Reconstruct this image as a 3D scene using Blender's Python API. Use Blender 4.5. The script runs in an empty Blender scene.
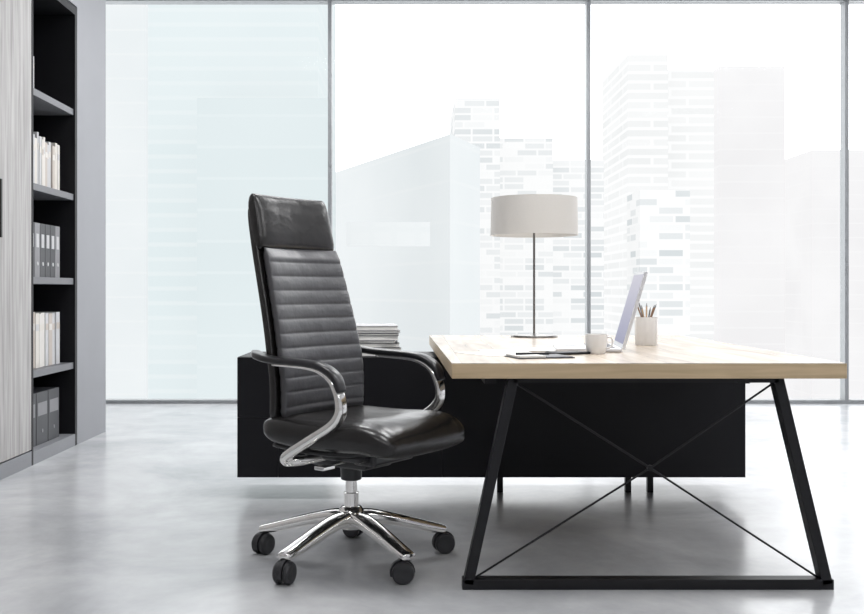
import bpy, bmesh, math, random
from mathutils import Vector, Matrix
random.seed(7)
S=bpy.context.scene
C=S.collection
try:
    S.view_settings.view_transform='Standard'
except Exception: pass

# ---------------- materials ----------------
def newmat(name):
    m=bpy.data.materials.new(name); m.use_nodes=True
    nt=m.node_tree; b=nt.nodes['Principled BSDF']
    return m,nt,b
def pmat(name,col,rough=0.5,metal=0.0,bump=0.0,bscale=30,var=0.0,spec=0.5,coat=0.0,wr=0.0):
    m,nt,b=newmat(name)
    b.inputs['Base Color'].default_value=(*col,1)
    b.inputs['Roughness'].default_value=rough
    b.inputs['Metallic'].default_value=metal
    b.inputs['Specular IOR Level'].default_value=spec
    b.inputs['Coat Weight'].default_value=coat
    tc=nt.nodes.new('ShaderNodeTexCoord')
    n=nt.nodes.new('ShaderNodeTexNoise'); n.inputs['Scale'].default_value=bscale; n.inputs['Detail'].default_value=4
    nt.links.new(tc.outputs['Object'],n.inputs['Vector'])
    if bump>0:
        bp=nt.nodes.new('ShaderNodeBump'); bp.inputs['Strength'].default_value=bump; bp.inputs['Distance'].default_value=0.01
        nt.links.new(n.outputs['Fac'],bp.inputs['Height']); nt.links.new(bp.outputs['Normal'],b.inputs['Normal'])
        if wr>0:
            w=nt.nodes.new('ShaderNodeTexNoise'); w.inputs['Scale'].default_value=6; w.inputs['Detail'].default_value=1; w.inputs['Distortion'].default_value=.6
            nt.links.new(tc.outputs['Object'],w.inputs['Vector'])
            b2=nt.nodes.new('ShaderNodeBump'); b2.inputs['Strength'].default_value=wr; b2.inputs['Distance'].default_value=.03
            nt.links.new(w.outputs['Fac'],b2.inputs['Height']); nt.links.new(bp.outputs['Normal'],b2.inputs['Normal']); nt.links.new(b2.outputs['Normal'],b.inputs['Normal'])
    r=nt.nodes.new('ShaderNodeValToRGB')
    v=max(var,0.02)
    r.color_ramp.elements[0].position=.3; r.color_ramp.elements[1].position=.7
    r.color_ramp.elements[0].color=(*[max(0,c*(1-v)) for c in col],1)
    r.color_ramp.elements[1].color=(*[min(1,c*(1+v)) for c in col],1)
    nt.links.new(n.outputs['Fac'],r.inputs['Fac']); nt.links.new(r.outputs['Color'],b.inputs['Base Color'])
    return m
def woodmat(name,c1,c2,scale,rough=.4,grain=6.0,bump=.05,plank=None):
    m,nt,b=newmat(name)
    tc=nt.nodes.new('ShaderNodeTexCoord'); mp=nt.nodes.new('ShaderNodeMapping')
    mp.inputs['Scale'].default_value=scale
    nt.links.new(tc.outputs['Object'],mp.inputs['Vector'])
    n=nt.nodes.new('ShaderNodeTexNoise'); n.inputs['Scale'].default_value=grain; n.inputs['Detail'].default_value=8; n.inputs['Distortion'].default_value=.6
    nt.links.new(mp.outputs['Vector'],n.inputs['Vector'])
    r=nt.nodes.new('ShaderNodeValToRGB'); r.color_ramp.elements[0].position=.32; r.color_ramp.elements[1].position=.68
    r.color_ramp.elements[0].color=(*c1,1); r.color_ramp.elements[1].color=(*c2,1)
    nt.links.new(n.outputs['Fac'],r.inputs['Fac'])
    out=r.outputs['Color']
    if plank:
        br=nt.nodes.new('ShaderNodeTexBrick'); br.inputs['Scale'].default_value=1.0
        br.inputs['Brick Width'].default_value=plank[0]; br.inputs['Row Height'].default_value=plank[1]; br.inputs['Mortar Size'].default_value=.0012
        br.inputs['Color1'].default_value=(1,1,1,1); br.inputs['Color2'].default_value=(.78,.77,.77,1); br.inputs['Mortar'].default_value=(.6,.55,.5,1)
        m2=nt.nodes.new('ShaderNodeMapping'); m2.inputs['Rotation'].default_value=(0,0,math.pi/2)
        nt.links.new(tc.outputs['Object'],m2.inputs['Vector']); nt.links.new(m2.outputs['Vector'],br.inputs['Vector'])
        mx=nt.nodes.new('ShaderNodeMixRGB'); mx.blend_type='MULTIPLY'; mx.inputs['Fac'].default_value=1
        nt.links.new(out,mx.inputs['Color1']); nt.links.new(br.outputs['Color'],mx.inputs['Color2']); out=mx.outputs['Color']
    nt.links.new(out,b.inputs['Base Color']); b.inputs['Roughness'].default_value=rough
    return m

M={}
M['wall']=pmat('wall_grey_paint',(.24,.245,.262),.6,var=.03,bscale=3)
M['wall_l']=pmat('wall_light_paint',(.58,.58,.60),.7,var=.02,bscale=3)
M['ceil']=pmat('ceiling_paint',(.75,.75,.76),.8,bscale=2)
M['cabwood']=woodmat('grey_oak_veneer',(.24,.23,.225),(.42,.41,.405),(9,9,.45),.5,4)
M['dark']=pmat('bookcase_charcoal',(.009,.009,.011),.5,spec=.2)
M['shelf']=pmat('shelf_grey_lacquer',(.12,.123,.135),.45)
M['plinth']=pmat('plinth_grey',(.19,.195,.21),.5)
M['alu']=pmat('window_aluminium',(.28,.29,.30),.4,.3)
M['black']=pmat('black_powder_coat',(.010,.010,.012),.45,spec=.3)
M['side']=pmat('sideboard_black_lacquer',(.006,.006,.008),.45,spec=.22)
M['leather']=pmat('black_leather',(.010,.009,.009),.27,bump=.2,bscale=20,spec=.5,wr=.12)
M['leather_rib']=pmat('ribbed_black_leather',(.045,.045,.05),.38,bump=.3,bscale=22,spec=.8,wr=.22)
M['plastic']=pmat('black_plastic',(.012,.012,.014),.28)
M['chrome']=pmat('polished_aluminium',(.86,.85,.83),.12,1.0)
M['rubber']=pmat('caster_rubber',(.02,.02,.023),.4)
M['white']=pmat('white_ceramic',(.80,.79,.78),.25)
M['paper']=pmat('paper',(.76,.75,.72),.7)
M['paper2']=pmat('paper_beige',(.58,.55,.51),.7)
M['cream']=pmat('book_cream',(.58,.56,.53),.6)
M['tan']=pmat('book_tan',(.44,.39,.35),.6)
M['lgrey']=pmat('book_light_grey',(.46,.46,.47),.6)
M['mgrey']=pmat('book_mid_grey',(.2,.2,.21),.6)
M['dgrey']=pmat('binder_dark_grey',(.035,.037,.043),.5)
M['silver']=pmat('laptop_silver',(.76,.76,.78),.35,.4)
M['brown']=pmat('pencil_brown',(.28,.17,.11),.5)
M['orange']=pmat('pencil_orange',(.50,.33,.2),.5)
M['lampsteel']=pmat('lamp_brushed_steel',(.22,.21,.20),.3,.9)
M['shade']=pmat('lamp_linen_shade',(.62,.60,.57),.8,bump=.1,bscale=200)
M['top']=woodmat('desk_oak_top',(.42,.35,.28),(.74,.64,.52),(6,.6,6),.24,2.6,plank=(1.6,.17))
M['edge']=woodmat('desk_oak_edge',(.44,.33,.20),(.60,.46,.29),(.8,.8,14),.45,3.0)

# floor
m,nt,b=newmat('polished_concrete')
tc=nt.nodes.new('ShaderNodeTexCoord')
n1=nt.nodes.new('ShaderNodeTexNoise'); n1.inputs['Scale'].default_value=1.3; n1.inputs['Detail'].default_value=9; n1.inputs['Roughness'].default_value=.62; n1.inputs['Distortion'].default_value=.5
r1=nt.nodes.new('ShaderNodeValToRGB'); r1.color_ramp.elements[0].position=.3; r1.color_ramp.elements[1].position=.7
r1.color_ramp.elements[0].color=(.34,.35,.365,1); r1.color_ramp.elements[1].color=(.56,.565,.58,1)
nt.links.new(tc.outputs['Object'],n1.inputs['Vector']); nt.links.new(n1.outputs['Fac'],r1.inputs['Fac'])
n3=nt.nodes.new('ShaderNodeTexNoise'); n3.inputs['Scale'].default_value=9; n3.inputs['Detail'].default_value=6; n3.inputs['Roughness'].default_value=.6
nt.links.new(tc.outputs['Object'],n3.inputs['Vector'])
r3=nt.nodes.new('ShaderNodeValToRGB'); r3.color_ramp.elements[0].position=.3; r3.color_ramp.elements[1].position=.7
r3.color_ramp.elements[0].color=(.90,.90,.90,1); r3.color_ramp.elements[1].color=(1,1,1,1)
nt.links.new(n3.outputs['Fac'],r3.inputs['Fac'])
mm_=nt.nodes.new('ShaderNodeMixRGB'); mm_.blend_type='MULTIPLY'; mm_.inputs['Fac'].default_value=1
nt.links.new(r1.outputs['Color'],mm_.inputs['Color1']); nt.links.new(r3.outputs['Color'],mm_.inputs['Color2'])
nt.links.new(mm_.outputs['Color'],b.inputs['Base Color'])
n2=nt.nodes.new('ShaderNodeTexNoise'); n2.inputs['Scale'].default_value=3; n2.inputs['Detail'].default_value=4
nt.links.new(tc.outputs['Object'],n2.inputs['Vector'])
mr=nt.nodes.new('ShaderNodeMapRange'); mr.inputs['To Min'].default_value=.12; mr.inputs['To Max'].default_value=.32
nt.links.new(n2.outputs['Fac'],mr.inputs['Value']); nt.links.new(mr.outputs['Result'],b.inputs['Roughness'])
b.inputs['Specular IOR Level'].default_value=.6
M['floor']=m

# glass
m=bpy.data.materials.new('window_glass'); m.use_nodes=True; nt=m.node_tree; nt.nodes.clear()
o=nt.nodes.new('ShaderNodeOutputMaterial'); t=nt.nodes.new('ShaderNodeBsdfTransparent'); t.inputs['Color'].default_value=(.995,.998,.998,1)
g=nt.nodes.new('ShaderNodeBsdfGlossy'); g.inputs['Roughness'].default_value=.05; mx=nt.nodes.new('ShaderNodeMixShader'); mx.inputs['Fac'].default_value=.0008
nt.links.new(t.outputs[0],mx.inputs[1]); nt.links.new(g.outputs[0],mx.inputs[2]); nt.links.new(mx.outputs[0],o.inputs['Surface'])
M['glass']=m
# screen
m,nt,b=newmat('laptop_display'); 
tc=nt.nodes.new('ShaderNodeTexCoord'); sp=nt.nodes.new('ShaderNodeSeparateXYZ'); nt.links.new(tc.outputs['Generated'],sp.inputs[0])
r=nt.nodes.new('ShaderNodeValToRGB'); r.color_ramp.elements[0].color=(.16,.14,.34,1); r.color_ramp.elements[1].color=(.66,.62,.72,1)
nt.links.new(sp.outputs['Z'],r.inputs['Fac']); nt.links.new(r.outputs['Color'],b.inputs['Emission Color']); b.inputs['Emission Strength'].default_value=.5
b.inputs['Base Color'].default_value=(.05,.05,.08,1); b.inputs['Roughness'].default_value=.3
M['screen']=m
# glowing face of the added ceiling fill panels
m,nt,b=newmat('fill_panel_diffuser'); b.inputs['Emission Color'].default_value=(1,1,1,1); b.inputs['Emission Strength'].default_value=1.5
M['emit']=m

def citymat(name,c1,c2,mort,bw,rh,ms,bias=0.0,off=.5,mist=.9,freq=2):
    """pale facade seen through mist: weak diffuse + haze light painted in as colour and emission"""
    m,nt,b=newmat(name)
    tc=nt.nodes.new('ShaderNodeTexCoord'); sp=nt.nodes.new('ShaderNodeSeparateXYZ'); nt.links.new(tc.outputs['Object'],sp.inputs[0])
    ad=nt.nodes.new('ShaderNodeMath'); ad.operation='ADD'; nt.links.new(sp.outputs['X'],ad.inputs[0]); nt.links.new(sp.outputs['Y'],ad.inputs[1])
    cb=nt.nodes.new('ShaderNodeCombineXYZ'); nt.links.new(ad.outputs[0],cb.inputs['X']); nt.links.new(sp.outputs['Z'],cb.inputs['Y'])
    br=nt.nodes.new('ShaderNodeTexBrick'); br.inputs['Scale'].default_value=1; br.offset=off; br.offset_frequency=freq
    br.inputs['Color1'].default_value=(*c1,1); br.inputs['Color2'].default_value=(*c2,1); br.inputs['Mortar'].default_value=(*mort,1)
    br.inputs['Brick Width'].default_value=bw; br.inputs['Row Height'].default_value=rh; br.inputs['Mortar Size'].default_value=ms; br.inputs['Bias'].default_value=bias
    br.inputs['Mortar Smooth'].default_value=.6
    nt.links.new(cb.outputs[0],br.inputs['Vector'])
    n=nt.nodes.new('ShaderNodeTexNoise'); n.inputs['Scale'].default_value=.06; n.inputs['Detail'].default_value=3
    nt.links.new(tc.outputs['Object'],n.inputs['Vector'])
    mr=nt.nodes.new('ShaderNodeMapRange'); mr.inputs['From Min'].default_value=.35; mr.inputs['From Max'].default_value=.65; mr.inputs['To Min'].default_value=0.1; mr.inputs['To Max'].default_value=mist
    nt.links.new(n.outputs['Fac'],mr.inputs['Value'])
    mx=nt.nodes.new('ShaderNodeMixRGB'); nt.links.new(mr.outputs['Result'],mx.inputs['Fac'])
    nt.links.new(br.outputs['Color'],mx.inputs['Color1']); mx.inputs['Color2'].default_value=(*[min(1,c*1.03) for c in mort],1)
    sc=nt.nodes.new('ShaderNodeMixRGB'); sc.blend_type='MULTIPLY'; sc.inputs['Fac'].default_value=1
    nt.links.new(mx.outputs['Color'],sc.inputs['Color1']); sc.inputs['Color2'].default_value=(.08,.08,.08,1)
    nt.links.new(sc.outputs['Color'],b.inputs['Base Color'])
    nt.links.new(mx.outputs['Color'],b.inputs['Emission Color']); b.inputs['Emission Strength'].default_value=.83  # facade glow imitates pale haze; the buildings are not light sources
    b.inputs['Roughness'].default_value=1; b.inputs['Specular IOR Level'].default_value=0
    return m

# ---------------- mesh helpers ----------------
def empty(name,loc=(0,0,0),rz=0):
    e=bpy.data.objects.new(name,None); e.empty_display_size=.1; C.objects.link(e); e.location=loc; e.rotation_euler[2]=rz; return e
def obj(name,bm,mat,parent=None,smooth=False,bevel=0,seg=2,subsurf=0):
    bmesh.ops.recalc_face_normals(bm,faces=bm.faces)
    me=bpy.data.meshes.new(name); bm.to_mesh(me); bm.free()
    o=bpy.data.objects.new(name,me); C.objects.link(o)
    mats=mat if isinstance(mat,list) else [mat]
    for mm in mats: me.materials.append(M[mm] if isinstance(mm,str) else mm)
    if smooth:
        for p in me.polygons: p.use_smooth=True
    if bevel>0:
        md=o.modifiers.new('bevel','BEVEL'); md.width=bevel; md.segments=seg; md.limit_method='ANGLE'; md.angle_limit=math.radians(50)
    if subsurf:
        md=o.modifiers.new('sub','SUBSURF'); md.levels=subsurf; md.render_levels=subsurf
    if parent: o.parent=parent
    return o
def addbox(bm,x0,x1,y0,y1,z0,z1,mi=0,mtx=None):
    vs=[bm.verts.new((x,y,z)) for x in (x0,x1) for y in (y0,y1) for z in (z0,z1)]
    if mtx is not None:
        for v in vs: v.co=mtx@v.co
    for f in ((0,1,3,2),(4,6,7,5),(0,4,5,1),(2,3,7,6),(0,2,6,4),(1,5,7,3)):
        fc=bm.faces.new([vs[i] for i in f]); fc.material_index=mi
def box(name,x0,x1,y0,y1,z0,z1,mat,parent=None,bevel=0):
    bm=bmesh.new(); addbox(bm,x0,x1,y0,y1,z0,z1); return obj(name,bm,mat,parent,bevel=bevel)
def addprism(bm,pts,z0,z1,mi=0):
    a=[bm.verts.new((p[0],p[1],z0)) for p in pts]; b_=[bm.verts.new((p[0],p[1],z1)) for p in pts]
    n=len(pts)
    for i in range(n):
        bm.faces.new((a[i],a[(i+1)%n],b_[(i+1)%n],b_[i])).material_index=mi
    bm.faces.new(a).material_index=mi; bm.faces.new(b_).material_index=mi
def addlathe(bm,prof,n=40,mtx=None,mi=0):
    rings=[]
    for r_,z in prof:
        if r_<1e-6:
            v=bm.verts.new((0,0,z)); rings.append([v])
        else:
            rings.append([bm.verts.new((r_*math.cos(2*math.pi*i/n),r_*math.sin(2*math.pi*i/n),z)) for i in range(n)])
    for a,b_ in zip(rings,rings[1:]):
        for i in range(n):
            j=(i+1)%n
            if len(a)==1 and len(b_)==1: continue
            if len(a)==1: f=bm.faces.new((a[0],b_[i],b_[j]))
            elif len(b_)==1: f=bm.faces.new((a[i],a[j],b_[0]))
            else: f=bm.faces.new((a[i],a[j],b_[j],b_[i]))
            f.material_index=mi
    if mtx is not None:
        for rg in rings:
            for v in rg: v.co=mtx@v.co
def lathe(name,prof,mat,parent=None,loc=(0,0,0),n=48,bevel=0,mtx=None):
    bm=bmesh.new(); mm=Matrix.Translation(loc) if mtx is None else mtx
    addlathe(bm,prof,n,mm)
    o=obj(name,bm,mat,parent,smooth=True)
    md=o.modifiers.new('es','EDGE_SPLIT'); md.split_angle=math.radians(40)
    return o
def loft(bm,secs,cap=True,mi=0):
    R=[[bm.verts.new(p) for p in s] for s in secs]; n=len(R[0])
    for a,b_ in zip(R,R[1:]):
        for i in range(n):
            j=(i+1)%n; bm.faces.new((a[i],a[j],b_[j],b_[i])).material_index=mi
    if cap:
        bm.faces.new(R[0]).material_index=mi; bm.faces.new(R[-1]).material_index=mi
def catmull(P,k=8):
    P=[Vector(p) for p in P]; Q=[P[0]*2-P[1]]+P+[P[-1]*2-P[-2]]; out=[]
    for i in range(1,len(Q)-2):
        for s in range(k):
            t=s/k; a,b_,c,d=Q[i-1],Q[i],Q[i+1],Q[i+2]
            out.append(.5*((2*b_)+(c-a)*t+(2*a-5*b_+4*c-d)*t*t+(-a+3*b_-3*c+d)*t**3))
    out.append(P[-1]); return out
def sup(n,p):
    out=[]
    for i in range(n):
        a=2*math.pi*i/n; c,s=math.cos(a),math.sin(a)
        out.append((math.copysign(abs(c)**(2/p),c),math.copysign(abs(s)**(2/p),s)))
    return out
def sweep(bm,path,hw,ht,lat=Vector((0,1,0)),p=4,n=20,k=8,mi=0):
    P=catmull(path,k) if k>1 else [Vector(q) for q in path]
    N=len(P); u=sup(n,p); secs=[]
    for i,q in enumerate(P):
        t=(P[min(i+1,N-1)]-P[max(i-1,0)]).normalized()
        l=(lat-t*lat.dot(t)).normalized(); nn=t.cross(l).normalized()
        f=i/(N-1)
        w=hw(f) if callable(hw) else hw; h=ht(f) if callable(ht) else ht
        secs.append([q+l*(w*a)+nn*(h*b_) for a,b_ in u])
    loft(bm,secs,mi=mi)
def rod(bm,a,b_,r_,n=12,mi=0):
    a=Vector(a); b_=Vector(b_); d=b_-a
    q=d.to_track_quat('Z','Y').to_matrix().to_4x4()
    addlathe(bm,[(0,0),(r_,0),(r_,d.length),(0,d.length)],n,Matrix.Translation(a)@q,mi)
def bar(bm,a,b_,w,d_):
    a=Vector(a); b_=Vector(b_); t=(b_-a).normalized(); nn=Vector((-t.z,0,t.x)); y=Vector((0,1,0))
    secs=[[q+nn*(sx*w/2)+y*(sy*d_/2) for sx,sy in ((1,1),(-1,1),(-1,-1),(1,-1))] for q in (a,b_)]
    loft(bm,secs)

# ---------------- room ----------------
H=.99; WY=8.77; CZ=3.56; XR=6.06; YB=-2.6
box('floor',-3.4,XR+.1,YB-.1,WY+.1,-.1,0,'floor')
box('ceiling',-3.4,XR+.1,YB-.1,WY+.1,CZ,CZ+.1,'ceil')
box('wall_right',XR,XR+.1,YB,WY+.1,0,CZ,'wall_l')
box('wall_back',-3.2,XR,YB-.1,YB,0,CZ,'wall_l')
bm=bmesh.new()
addbox(bm,-3.3,-3.2,YB,WY+.1,0,CZ)
addbox(bm,-3.2,-2.13,6.40,7.0,0,CZ)
addbox(bm,-3.2,-2.13,YB,6.40,2.80,CZ)
obj('wall_left',bm,'wall')
wc=empty('wall_cabinet')
bm=bmesh.new(); addbox(bm,-3.19,-2.155,-2.55,5.63,.085,2.795); obj('carcass',bm,'dark',wc)
ys=[-2.55,-1.85,-1.1,-.35,.40,1.15,1.90,2.65,3.40,4.15,4.90,5.63]
for i,(a,b_) in enumerate(zip(ys,ys[1:])):
    box(f'door_panel_{i+1}',-2.15,-2.13,a+.003,b_-.003,.09,2.79,'cabwood',wc,.002)
    hy=a+.06 if i%2 else b_-.06
    if i==len(ys)-2: hy=5.12
    bm=bmesh.new(); addbox(bm,-2.105,-2.09,hy-.01,hy+.01,1.26,1.56)
    for z in (1.30,1.50): addbox(bm,-2.13,-2.10,hy-.006,hy+.006,z,z+.012)
    obj(f'handle_{i+1}',bm,'black',wc,bevel=.002)
box('plinth',-3.19,-2.13,-2.55,5.63,0,.083,'plinth',wc)

bc=empty('bookcase')
Y0,Y1=5.635,6.395; X0,X1=-2.52,-2.13
box('back_panel',-2.55,X0,Y0,Y1,.0,2.79,'dark',bc)
box('side_panel_1',X0,X1,Y0,Y0+.02,0,2.79,'dark',bc)
box('side_panel_2',X0,X1,Y1-.035,Y1,0,2.79,'dark',bc)
box('top_panel',X0,X1,Y0+.02,Y1-.035,2.74,2.79,'dark',bc)
box('base',X0,X1,Y0+.02,Y1-.035,0,.075,'plinth',bc)
SZ=[.53,1.065,1.60,2.14]
for i,z in enumerate(SZ): box(f'shelf_{i+1}',X0,X1-.01,Y0+.02,Y1-.035,z-.04,z,'shelf',bc,.002)
def bookrow(name,z,y0,y1,mats,tmin,tmax,hmin,hmax,front=-2.19,dep=.22):
    bm=bmesh.new(); y=y0
    while y<y1-tmax:
        t=random.uniform(tmin,tmax); h=random.uniform(hmin,hmax); f=front-random.uniform(0,.015)
        mi=random.randrange(len(mats)-1)
        d=dep*random.uniform(.85,1)
        addbox(bm,f-d,f,y,y+.003,z+.001,z+h,mi); addbox(bm,f-d,f,y+t-.003,y+t,z+.001,z+h,mi)
        addbox(bm,f-.004,f,y+.003,y+t-.003,z+.001,z+h,mi)
        addbox(bm,f-d+.005,f-.004,y+.003,y+t-.003,z+.004,z+h-.006,len(mats)-1)
        addbox(bm,f,f+.001,y+.004,y+t-.004,z+h*.68,z+h*.80,(mi+1)%(len(mats)-1))
        y+=t+.0015
    return obj(name,bm,mats)
bookrow('books',1.60,5.68,6.30,['cream','paper2','tan','cream','lgrey','paper2','paper'],.022,.04,.27,.345)
bookrow('books.001',2.14,5.68,5.88,['cream','paper2','lgrey','paper'],.02,.04,.20,.26)
bookrow('books.002',.53,5.68,6.30,['cream','paper2','lgrey','tan','paper'],.045,.07,.315,.33)
def binderrow(name,z,y0,n,t,h,mats,gap=.004,lab=2):
    bm=bmesh.new()
    for i in range(n):
        y=y0+i*(t+gap); mi=1 if i%4==2 else 0
        addbox(bm,-2.46,-2.19,y,y+t,z+.001,z+h,mi)
        addbox(bm,-2.1905,-2.188,y+.018,y+t-.018,z+h*.55,z+h*.80,lab)
        addlathe(bm,[(0,0),(.012,0),(.012,.003),(0,.003)],16,Matrix.Translation((-2.19,y+t/2,z+h*.25))@Matrix.Rotation(math.pi/2,4,'Y'),lab)
    return obj(name,bm,mats,bevel=.002)
binderrow('ring_binders',1.065,5.67,7,.08,.32,['dgrey','mgrey','lgrey'])
binderrow('storage_boxes',.075,5.67,3,.185,.31,['dgrey','dgrey','mgrey'],.008)

box('trim_1',-3.2,XR,WY-.06,WY+.06,0,.03,'alu')
box('trim_2',-3.2,XR,WY-.06,WY+.06,CZ-.05,CZ,'alu')
edges=[-3.2,-.70,1.56,3.81,XR]
for i,(a,b_) in enumerate(zip(edges,edges[1:])):
    w=empty(f'window_{i+1}')
    box('glass_pane',a+.02,b_-.02,WY-.006,WY+.006,.03,CZ-.05,'glass',w)
    if i<3: box('mullion',b_-.016,b_+.016,WY-.05,WY+.05,.03,CZ-.05,'alu',w)

# ---------------- city ----------------
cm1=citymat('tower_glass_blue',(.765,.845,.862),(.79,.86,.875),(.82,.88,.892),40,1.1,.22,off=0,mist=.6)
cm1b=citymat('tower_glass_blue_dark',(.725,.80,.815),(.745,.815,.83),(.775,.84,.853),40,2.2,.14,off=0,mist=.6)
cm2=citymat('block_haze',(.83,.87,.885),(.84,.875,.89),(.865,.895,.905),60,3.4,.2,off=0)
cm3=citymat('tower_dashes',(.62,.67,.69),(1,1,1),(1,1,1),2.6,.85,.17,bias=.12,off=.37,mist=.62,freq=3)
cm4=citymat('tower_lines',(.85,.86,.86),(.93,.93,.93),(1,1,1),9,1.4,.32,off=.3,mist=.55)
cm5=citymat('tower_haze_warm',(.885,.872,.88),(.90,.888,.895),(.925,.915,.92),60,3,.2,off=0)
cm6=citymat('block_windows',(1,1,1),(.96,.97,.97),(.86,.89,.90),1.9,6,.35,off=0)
def P(x,d): return ((x-410)*d/1000,d)
def Z(y,d): return H+(290-y)*d/1000
city=empty('city_skyline')
def bld(name,pts,ztop,mat,extra=None,zb=-45):
    bm=bmesh.new(); addprism(bm,pts,zb,ztop)
    if extra: extra(bm)
    return obj(name,bm,mat,city)
def bx(x0,x1,d,dep):
    a=P(x0,d); b_=P(x1,d); return [(a[0],d),(b_[0],d),(b_[0],d+dep),(a[0],d+dep)]
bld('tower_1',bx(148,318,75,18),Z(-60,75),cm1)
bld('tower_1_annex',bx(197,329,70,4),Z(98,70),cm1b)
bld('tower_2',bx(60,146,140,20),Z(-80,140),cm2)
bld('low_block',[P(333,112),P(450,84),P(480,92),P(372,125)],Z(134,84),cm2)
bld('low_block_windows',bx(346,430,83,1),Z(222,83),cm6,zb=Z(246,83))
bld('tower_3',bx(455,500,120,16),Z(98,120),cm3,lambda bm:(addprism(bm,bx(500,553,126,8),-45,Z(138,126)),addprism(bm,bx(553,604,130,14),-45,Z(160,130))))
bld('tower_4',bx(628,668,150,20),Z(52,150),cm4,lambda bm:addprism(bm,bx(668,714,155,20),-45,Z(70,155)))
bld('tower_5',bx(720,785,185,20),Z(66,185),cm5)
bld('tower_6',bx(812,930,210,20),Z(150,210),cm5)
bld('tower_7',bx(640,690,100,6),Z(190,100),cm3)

# ---------------- desk ----------------
desk=empty('office_desk')
fl,fr=.137,1.43
bm=bmesh.new()
addprism(bm,[(fl,3.27),(fr,3.27),(fr,5.3),(fl-.035,5.3)],.70,.7485,0)
obj('desktop_core',bm,'edge',desk,bevel=.002)
bm=bmesh.new(); addprism(bm,[(fl,3.27),(fr,3.27),(fr,5.3),(fl-.035,5.3)],.7486,.7505,0)
obj('desktop_veneer',bm,'top',desk)
FY=3.325
def fx(px): return (px-410)/(1000/FY)
def fz(py): return H-(py-290)/(1000/FY)
T=.034
A=Vector((fx(468),FY,T/2)); B=Vector((fx(825),FY,T/2)); Ct=Vector((fx(776),FY,.70)); D=Vector((fx(513),FY,.70))
bm=bmesh.new()
bar(bm,A-Vector((T/2+.003,0,0)),B+Vector((T/2+.003,0,0)),T,.05); obj('foot_bar',bm,'black',desk,bevel=.002)
bm=bmesh.new(); bar(bm,A,D,T,.05); obj('leg_1',bm,'black',desk,bevel=.002)
bm=bmesh.new(); bar(bm,B,Ct,T,.05); obj('leg_2',bm,'black',desk,bevel=.002)
bm=bmesh.new(); addbox(bm,D.x,Ct.x,FY-.025,FY+.025,.684,.70)
addbox(bm,.25,.29,FY+.03,5.1,.676,.70); addbox(bm,1.10,1.14,FY+.03,5.1,.676,.70); obj('top_rail',bm,'black',desk)
hub=Vector((fx(650),FY,fz(468)))
bm=bmesh.new()
for e in (A+Vector((.02,0,.015)),B+Vector((-.02,0,.015)),Ct+Vector((-.01,0,-.02)),D+Vector((.01,0,-.02))): rod(bm,e,hub,.0036)
addlathe(bm,[(0,-.006),(.010,-.006),(.010,.006),(0,.006)],20,Matrix.Translation(hub)@Matrix.Rotation(math.pi/2,4,'X'))
obj('cross_brace',bm,'black',desk,smooth=False)

sb=empty('sideboard')
SX0,SX1,SY0,SY1=-.812,1.577,4.70,5.12
box('carcass',SX0,SX1,SY0+.02,SY1,.107,.675,'side',sb,.002)
bm=bmesh.new()
addbox(bm,SX0,-.6208,SY0,SY0+.018,.3925,.673); addbox(bm,SX0,-.6208,SY0,SY0+.018,.109,.3910)
addbox(bm,-.6195,.15,SY0,SY0+.018,.3925,.673); addbox(bm,-.6195,.15,SY0,SY0+.018,.109,.3910)
addbox(bm,.1512,SX1,SY0,SY0+.018,.109,.673)
obj('drawer_fronts',bm,'side',sb,bevel=.0008)
bm=bmesh.new()
for x in (-.29,.441,1.068,1.176): addbox(bm,x-.014,x+.014,4.89,4.918,0,.107)
obj('legs',bm,'black',sb)

bm=bmesh.new(); z=.6755
for i in range(8):
    t=random.choice([.012,.018,.022]); a=random.uniform(-.12,.12)
    mt=Matrix.Translation((-.18+random.uniform(-.008,.008),4.9,z))@Matrix.Rotation(a,4,'Z')
    addbox(bm,-.115,.115,-.15,.15,.002,t-.002,3,mt)
    addbox(bm,-.118,.118,-.153,.153,0,.002,i%3,mt); addbox(bm,-.118,.118,-.153,.153,t-.002,t,i%3,mt)
    z+=t+.0003
obj('magazine_stack',bm,['mgrey','lgrey','dgrey','paper'])

# ---------------- table lamp ----------------
DT=.7505
lp=empty('table_lamp',(.633,5.10,DT))
lathe('base',[(0,0),(.118,0),(.12,.004),(.118,.010),(.03,.014),(.012,.02),(0,.02)],'lampsteel',lp)
lathe('pole',[(0,.018),(.006,.018),(.006,.69),(.011,.695),(.011,.705),(0,.705)],'lampsteel',lp,n=20)
lathe('shade',[(.222,.518),(.218,.708),(.2155,.708),(.2195,.518),(.222,.518)],'shade',lp,n=72)
bm=bmesh.new()
for a in range(3):
    an=a*2*math.pi/3+.3; rod(bm,(0,0,.69),(.217*math.cos(an),.217*math.sin(an),.70),.002,8)
obj('spider',bm,'lampsteel',lp)
lathe('bulb',[(0,.60),(.02,.605),(.03,.63),(.02,.665),(.012,.69),(0,.69)],'white',lp,n=24)

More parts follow.
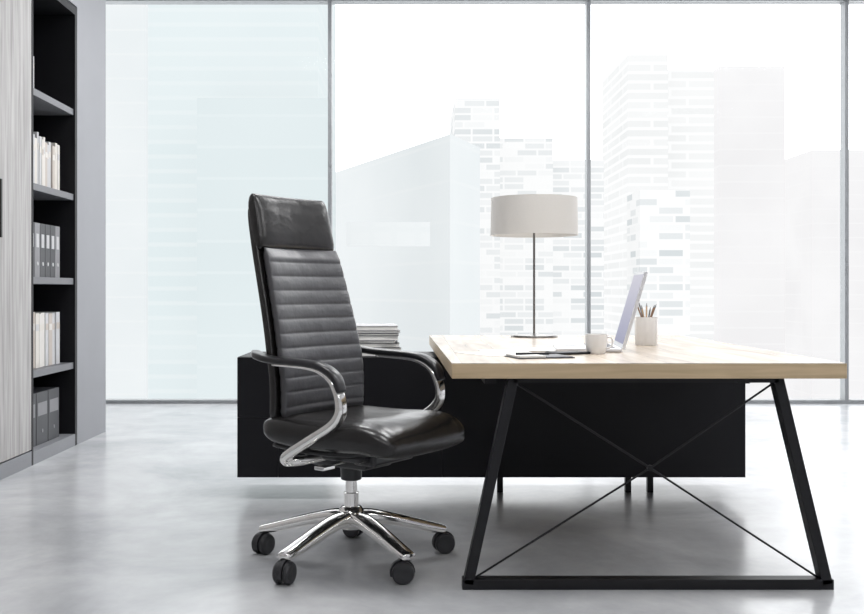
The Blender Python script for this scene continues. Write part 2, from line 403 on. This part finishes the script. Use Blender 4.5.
# ---------------- laptop ----------------
lt=empty('laptop',(.830,4.0,DT),math.radians(-6))
box('keyboard_base',-.25,0,-.17,.17,.002,.016,'silver',lt,.004)
bm=bmesh.new()
for i in range(5):
    for j in range(13): addbox(bm,-.125+i*.021,-.107+i*.021,-.148+j*.023,-.129+j*.023,.016,.0175)
obj('keys',bm,'mgrey',lt)
box('touchpad',-.225,-.145,-.05,.05,.016,.0166,'lgrey',lt)
th=math.atan2(.085,.29); L=.310
R=Matrix.Translation((0,0,.014))@Matrix.Rotation(th,4,'Y')
bm=bmesh.new(); addbox(bm,0,.012,-.17,.17,0,L,0,R); obj('lid',bm,'silver',lt,bevel=.002)
bm=bmesh.new(); addbox(bm,-.0008,0,-.168,.168,.004,L-.003,0,R); obj('bezel',bm,'silver',lt)
bm=bmesh.new(); addbox(bm,-.0014,-.0008,-.158,.158,.018,L-.012,0,R); obj('display',bm,'screen',lt)

# ---------------- mug ----------------
mg=empty('coffee_mug',(.70,3.76,DT))
lathe('cup',[(0,0),(.030,0),(.034,.004),(.040,.03),(.042,.074),(.0395,.074),(.0375,.03),(.031,.008),(0,.007)],'white',mg)
bm=bmesh.new(); sweep(bm,[(.038,0,.062),(.056,0,.060),(.062,0,.042),(.053,0,.024),(.036,0,.020)],.005,.0035,p=2,n=12)
obj('handle',bm,'white',mg,smooth=True)

pc=empty('pencil_holder',(1.03,4.36,DT))
lathe('cup',[(0,0),(.046,0),(.048,.003),(.050,.122),(.047,.122),(.045,.006),(0,.006)],'white',pc)
bm=bmesh.new()
for i in range(7):
    an=i*.9+.4; h=random.uniform(.145,.175)
    a=Vector((-.022*math.cos(an),-.022*math.sin(an),.008)); e=Vector((.038*math.cos(an),.038*math.sin(an),h))
    rod(bm,a,e,.0036,6,i%3)
    d=(e-a).normalized(); q=d.to_track_quat('Z','Y').to_matrix().to_4x4()
    addlathe(bm,[(.0036,0),(.0008,.016),(0,.016)],6,Matrix.Translation(e)@q,2)
obj('pencils',bm,['brown','orange','mgrey'],pc)

nb=empty('notebook',(.46,3.56,DT+.0002),.25)
for s in (-1,1):
    x0,x1=sorted((s*.002,s*.105))
    box(f'cover_{(s+3)//2}',x0,x1,-.075,.075,.0,.003,'dgrey',nb,.001)
box('pages',-.10,-.003,-.070,.070,.003,.010,'paper',nb,.001)
box('flyleaf',.003,.10,-.070,.070,.003,.006,'mgrey',nb,.001)
bm=bmesh.new(); rod(bm,(-.09,-.01,.0145),(.05,.035,.0105),.0043,10); obj('pen',bm,'black',nb)
bm=bmesh.new()
for i,(x,y,a) in enumerate(((.31,3.76,.5),(.37,3.86,.1),(.50,4.02,-.2))):
    mt=Matrix.Translation((x,y,DT+.0004+.0008*i))@Matrix.Rotation(a,4,'Z'); addbox(bm,-.09,.09,-.125,.125,0,.0006,0,mt)
obj('paper_sheets',bm,'paper')
tb=empty('smartphone',(.588,3.73,DT),-1.1)
box('body',-.038,.038,-.078,.078,0,.009,'black',tb,.003)
box('glass',-.035,.035,-.072,.072,.009,.0096,'dgrey',tb)

# ---------------- chair ----------------
ch=empty('executive_office_chair',(-.215,3.66,0),math.radians(-36))
u=sup(56,3.6)
def seat_secs():
    secs=[]; N=64
    for i in range(N+1):
        f=i/N; x=-.225+.580*f
        e=min(1,(1-abs(2*f-1)**6))**.5 if 0<f<1 else 0.05
        e=max(e,.05)
        zt=.496-.014*math.sin(math.pi*f) +.012*f - .045*max(0,(f-.70)/.30)**2 
        hw=.268*(.78+.22*e); ht=.068*(.25+.75*e)
        sec=[]
        for a,b_ in u:
            zz=zt+ht*b_
            if b_>0:
                zz-= .016*(1-a*a)
                zz-= .005*math.exp(-((abs(a)-.80)/.03)**2)
            sec.append((x,hw*a,zz))
        secs.append(sec)
    return secs
bm=bmesh.new(); loft(bm,seat_secs()); obj('seat_cushion',bm,'leather',ch,smooth=True)
bm=bmesh.new()
sweep(bm,[(-.17,0,.437),(-.03,0,.426),(.12,0,.426),(.25,0,.438)],lambda f:.235-.05*f*f,.014,p=4,n=32)
obj('seat_pan',bm,'plastic',ch,smooth=True)
def bx_(z):
    K=[(.42,-.178),(.55,-.172),(.68,-.170),(.85,-.205),(1.0,-.245),(1.15,-.288),(1.25,-.312),(1.37,-.335)]
    for (a,xa),(b2,xb) in zip(K,K[1:]):
        if z<=b2:
            t=(z-a)/(b2-a); t=max(0,t); return xa+(xb-xa)*t
    return K[-1][1]
def bxs(z): return sum(bx_(z+o) for o in (-.06,-.03,0,.03,.06))/5
def bw(z):
    K=[(.42,.20),(.55,.235),(.75,.238),(1.0,.222),(1.2,.208),(1.4,.200)]
    for (a,xa),(b2,xb) in zip(K,K[1:]):
        if z<=b2: return xa+(xb-xa)*max(0,(z-a)/(b2-a))
    return K[-1][1]
def backsec(z,off,hw,ht,conc=.03,p=5):
    return [(bxs(z)+off+ht*b_ + conc*(a*a), hw*a, z) for a,b_ in sup(48,p)]
bm=bmesh.new(); secs=[]
N=80
for i in range(N+1):
    f=i/N; z=.44+.87*f; e=max(.1,(1-abs(2*f-1)**16))**.5
    secs.append(backsec(z,-.03,bw(z)*(.9+.1*e),.024*(.3+.7*e)))
loft(bm,secs); obj('back_shell',bm,'leather',ch,smooth=True)
bm=bmesh.new(); secs=[]; z0,z1=.52,1.145; nr=12; N=nr*12
for i in range(N+1):
    f=i/N; z=z0+(z1-z0)*f; rb=abs(math.sin(math.pi*nr*f))**.5
    edge=min(1,.3+12*min(f,1-f))
    secs.append(backsec(z,.012,bw(z)-.012,(.023+.0055*rb)*edge,p=4))
loft(bm,secs); obj('back_pad',bm,'leather_rib',ch,smooth=True)
bm=bmesh.new(); secs=[]; N=36
for i in range(N+1):
    f=i/N; z=1.138+.208*f; e=max(0,(1-abs(2*f-1)**3.6))**.5; e=max(e,.12)
    secs.append(backsec(z,-.008,(bw(z)+.003)*(.94+.06*e),.046*(.2+.8*e),conc=.025,p=3.2))
loft(bm,secs); obj('headrest',bm,'leather',ch,smooth=True)
for i,s in enumerate((-1,1)):
    y=.292*s
    bm=bmesh.new()
    sweep(bm,[(-.235,y*.86,.762),(-.19,y*.96,.755),(-.12,y,.747),(.05,y,.740),(.125,y,.728),(.175,y,.698),(.198,y,.650)],
          lambda f:.026-.006*abs(2*f-1)**3,lambda f:.013,p=3,n=24)
    obj(f'arm_pad_{i+1}',bm,'plastic',ch,smooth=True)
    bm=bmesh.new()
    sweep(bm,[(-.10,y,.731),(.05,y,.726),(.115,y,.714),(.160,y,.687),(.184,y,.650),(.196,y,.61),(.190,y,.572),(.155,y,.535),(.06,y,.480),(-.03,y,.428),(-.055,y*.97,.402),(-.035,y*.8,.395),(-.01,y*.5,.40)],
          lambda f:.022,lambda f:.005+.011*min(1,f*1.9),p=3.2,n=24)
    obj(f'arm_support_{i+1}',bm,'chrome',ch,smooth=True)
bm=bmesh.new()
addbox(bm,-.13,.13,-.085,.085,.350,.42); addbox(bm,-.19,-.10,-.05,.05,.365,.42); addbox(bm,.10,.20,-.12,.12,.375,.424)
addbox(bm,-.08,.18,-.17,.17,.392,.424)
obj('tilt_mechanism',bm,'plastic',ch,bevel=.015,seg=3)
bm=bmesh.new(); rod(bm,(.06,-.07,.385),(.06,-.21,.38),.006); rod(bm,(.12,.07,.39),(.12,.24,.385),.006)
addbox(bm,.04,.085,-.25,-.19,.372,.386); addbox(bm,.10,.145,.20,.26,.378,.392)
obj('adjust_levers',bm,'chrome',ch,bevel=.003)
bm=bmesh.new(); sweep(bm,[(-.15,0,.395),(-.205,0,.40),(-.240,0,.45),(-.240,0,.55),(-.228,0,.62)],lambda f:.045-.01*f,.012,p=3)
obj('back_bracket',bm,'plastic',ch,smooth=True)
lathe('gas_lift',[(0,.15),(.027,.15),(.027,.25),(.021,.252),(.021,.30),(.033,.302),(.036,.352),(0,.352)],'chrome',ch)
lathe('gas_lift_sleeve',[(.034,.297),(.038,.30),(.040,.350),(0,.350)],'plastic',ch)
bm=bmesh.new()
addlathe(bm,[(0,.120),(.042,.120),(.052,.134),(.050,.180),(.038,.198),(.030,.202),(0,.202)],40)
for kk in range(5):
    an=math.radians(126+72*kk); d=Vector((math.cos(an),math.sin(an),0)); l=Vector((-d.y,d.x,0))
    pth=[d*.02+Vector((0,0,.160)),d*.08+Vector((0,0,.158)),d*.18+Vector((0,0,.136)),d*.29+Vector((0,0,.106)),d*.345+Vector((0,0,.093)),d*.363+Vector((0,0,.089))]
    sweep(bm,pth,lambda f:.038-.012*f-(.007 if f>.97 else 0),lambda f:.028-.015*f,lat=l,p=2.8,n=28,k=6)
obj('star_base',bm,'chrome',ch,smooth=True)
for kk in range(5):
    an=math.radians(126+72*kk); c=Vector((.345*math.cos(an),.345*math.sin(an),0))
    wa=math.radians({0:150,1:235,2:250,3:190,4:20}[kk])+math.radians(36)
    mt=Matrix.Translation(c)@Matrix.Rotation(wa,4,'Z')@Matrix.Translation((.014,0,.0385))
    bm=bmesh.new()
    for s in (-1,1):
        w=mt@Matrix.Translation((0,s*.019,0))@Matrix.Rotation(-math.pi/2*s,4,'X')
        addlathe(bm,[(0,-.011),(.034,-.011),(.038,-.008),(.0385,.004),(.034,.010),(.020,.012),(.012,.009),(0,.009)],32,w)
    secs=[]
    for a in range(13):
        t=math.radians(-20+ a*17)
        secs.append([mt@Vector((rr*math.cos(t),yy,rr*math.sin(t))) for rr,yy in ((.028,-.0075),(.0435,-.0075),(.0435,.0075),(.028,.0075))])
    loft(bm,secs)
    rod(bm,c+Vector((0,0,.05)),c+Vector((0,0,.090)),.009,12)
    o=obj(f'caster_{kk+1}',bm,'rubber',ch,smooth=True); md=o.modifiers.new('es','EDGE_SPLIT'); md.split_angle=math.radians(35)

# ---------------- lights ----------------
def area(name,loc,size,sy,en,rot=(0,0,0),col=(1,1,1)):
    l=bpy.data.lights.new(name,'AREA'); l.shape='RECTANGLE'; l.size=size; l.size_y=sy; l.energy=en; l.color=col
    o=bpy.data.objects.new(name,l); C.objects.link(o); o.location=loc; o.rotation_euler=rot; return o
n=0
for x in (-.6,1.6,3.9):
    for y in (.2,3.4,6.4):
        e=empty('ceiling_fill_panel' if n==0 else f'ceiling_fill_panel.{n:03d}',(x,y,0)); n+=1  # unseen panels added overhead to give the room fill light
        box('fill_housing',-.66,.66,-.36,.36,CZ-.04,CZ-.001,'alu',e,.003)
        box('fill_diffuser',-.62,.62,-.32,.32,CZ-.045,CZ-.04,'emit',e)
        a=area('fill_area_light',(0,0,CZ-.06),1.24,.64,{.2:30,3.4:35,6.4:42}[y]); a.parent=e
w=bpy.data.worlds.new('overcast_sky'); S.world=w; w.use_nodes=True
bg=w.node_tree.nodes['Background']; bg.inputs['Color'].default_value=(.97,.985,1,1); bg.inputs['Strength'].default_value=2.7

# ---------------- camera ----------------
cam=bpy.data.cameras.new('camera'); co=bpy.data.objects.new('camera',cam); C.objects.link(co)
co.location=(0,0,H); co.rotation_euler=(math.pi/2,0,0)
cam.sensor_width=36; cam.lens=36*1000/864; cam.shift_x=22/864; cam.shift_y=-17/864; cam.clip_end=1000
S.camera=co
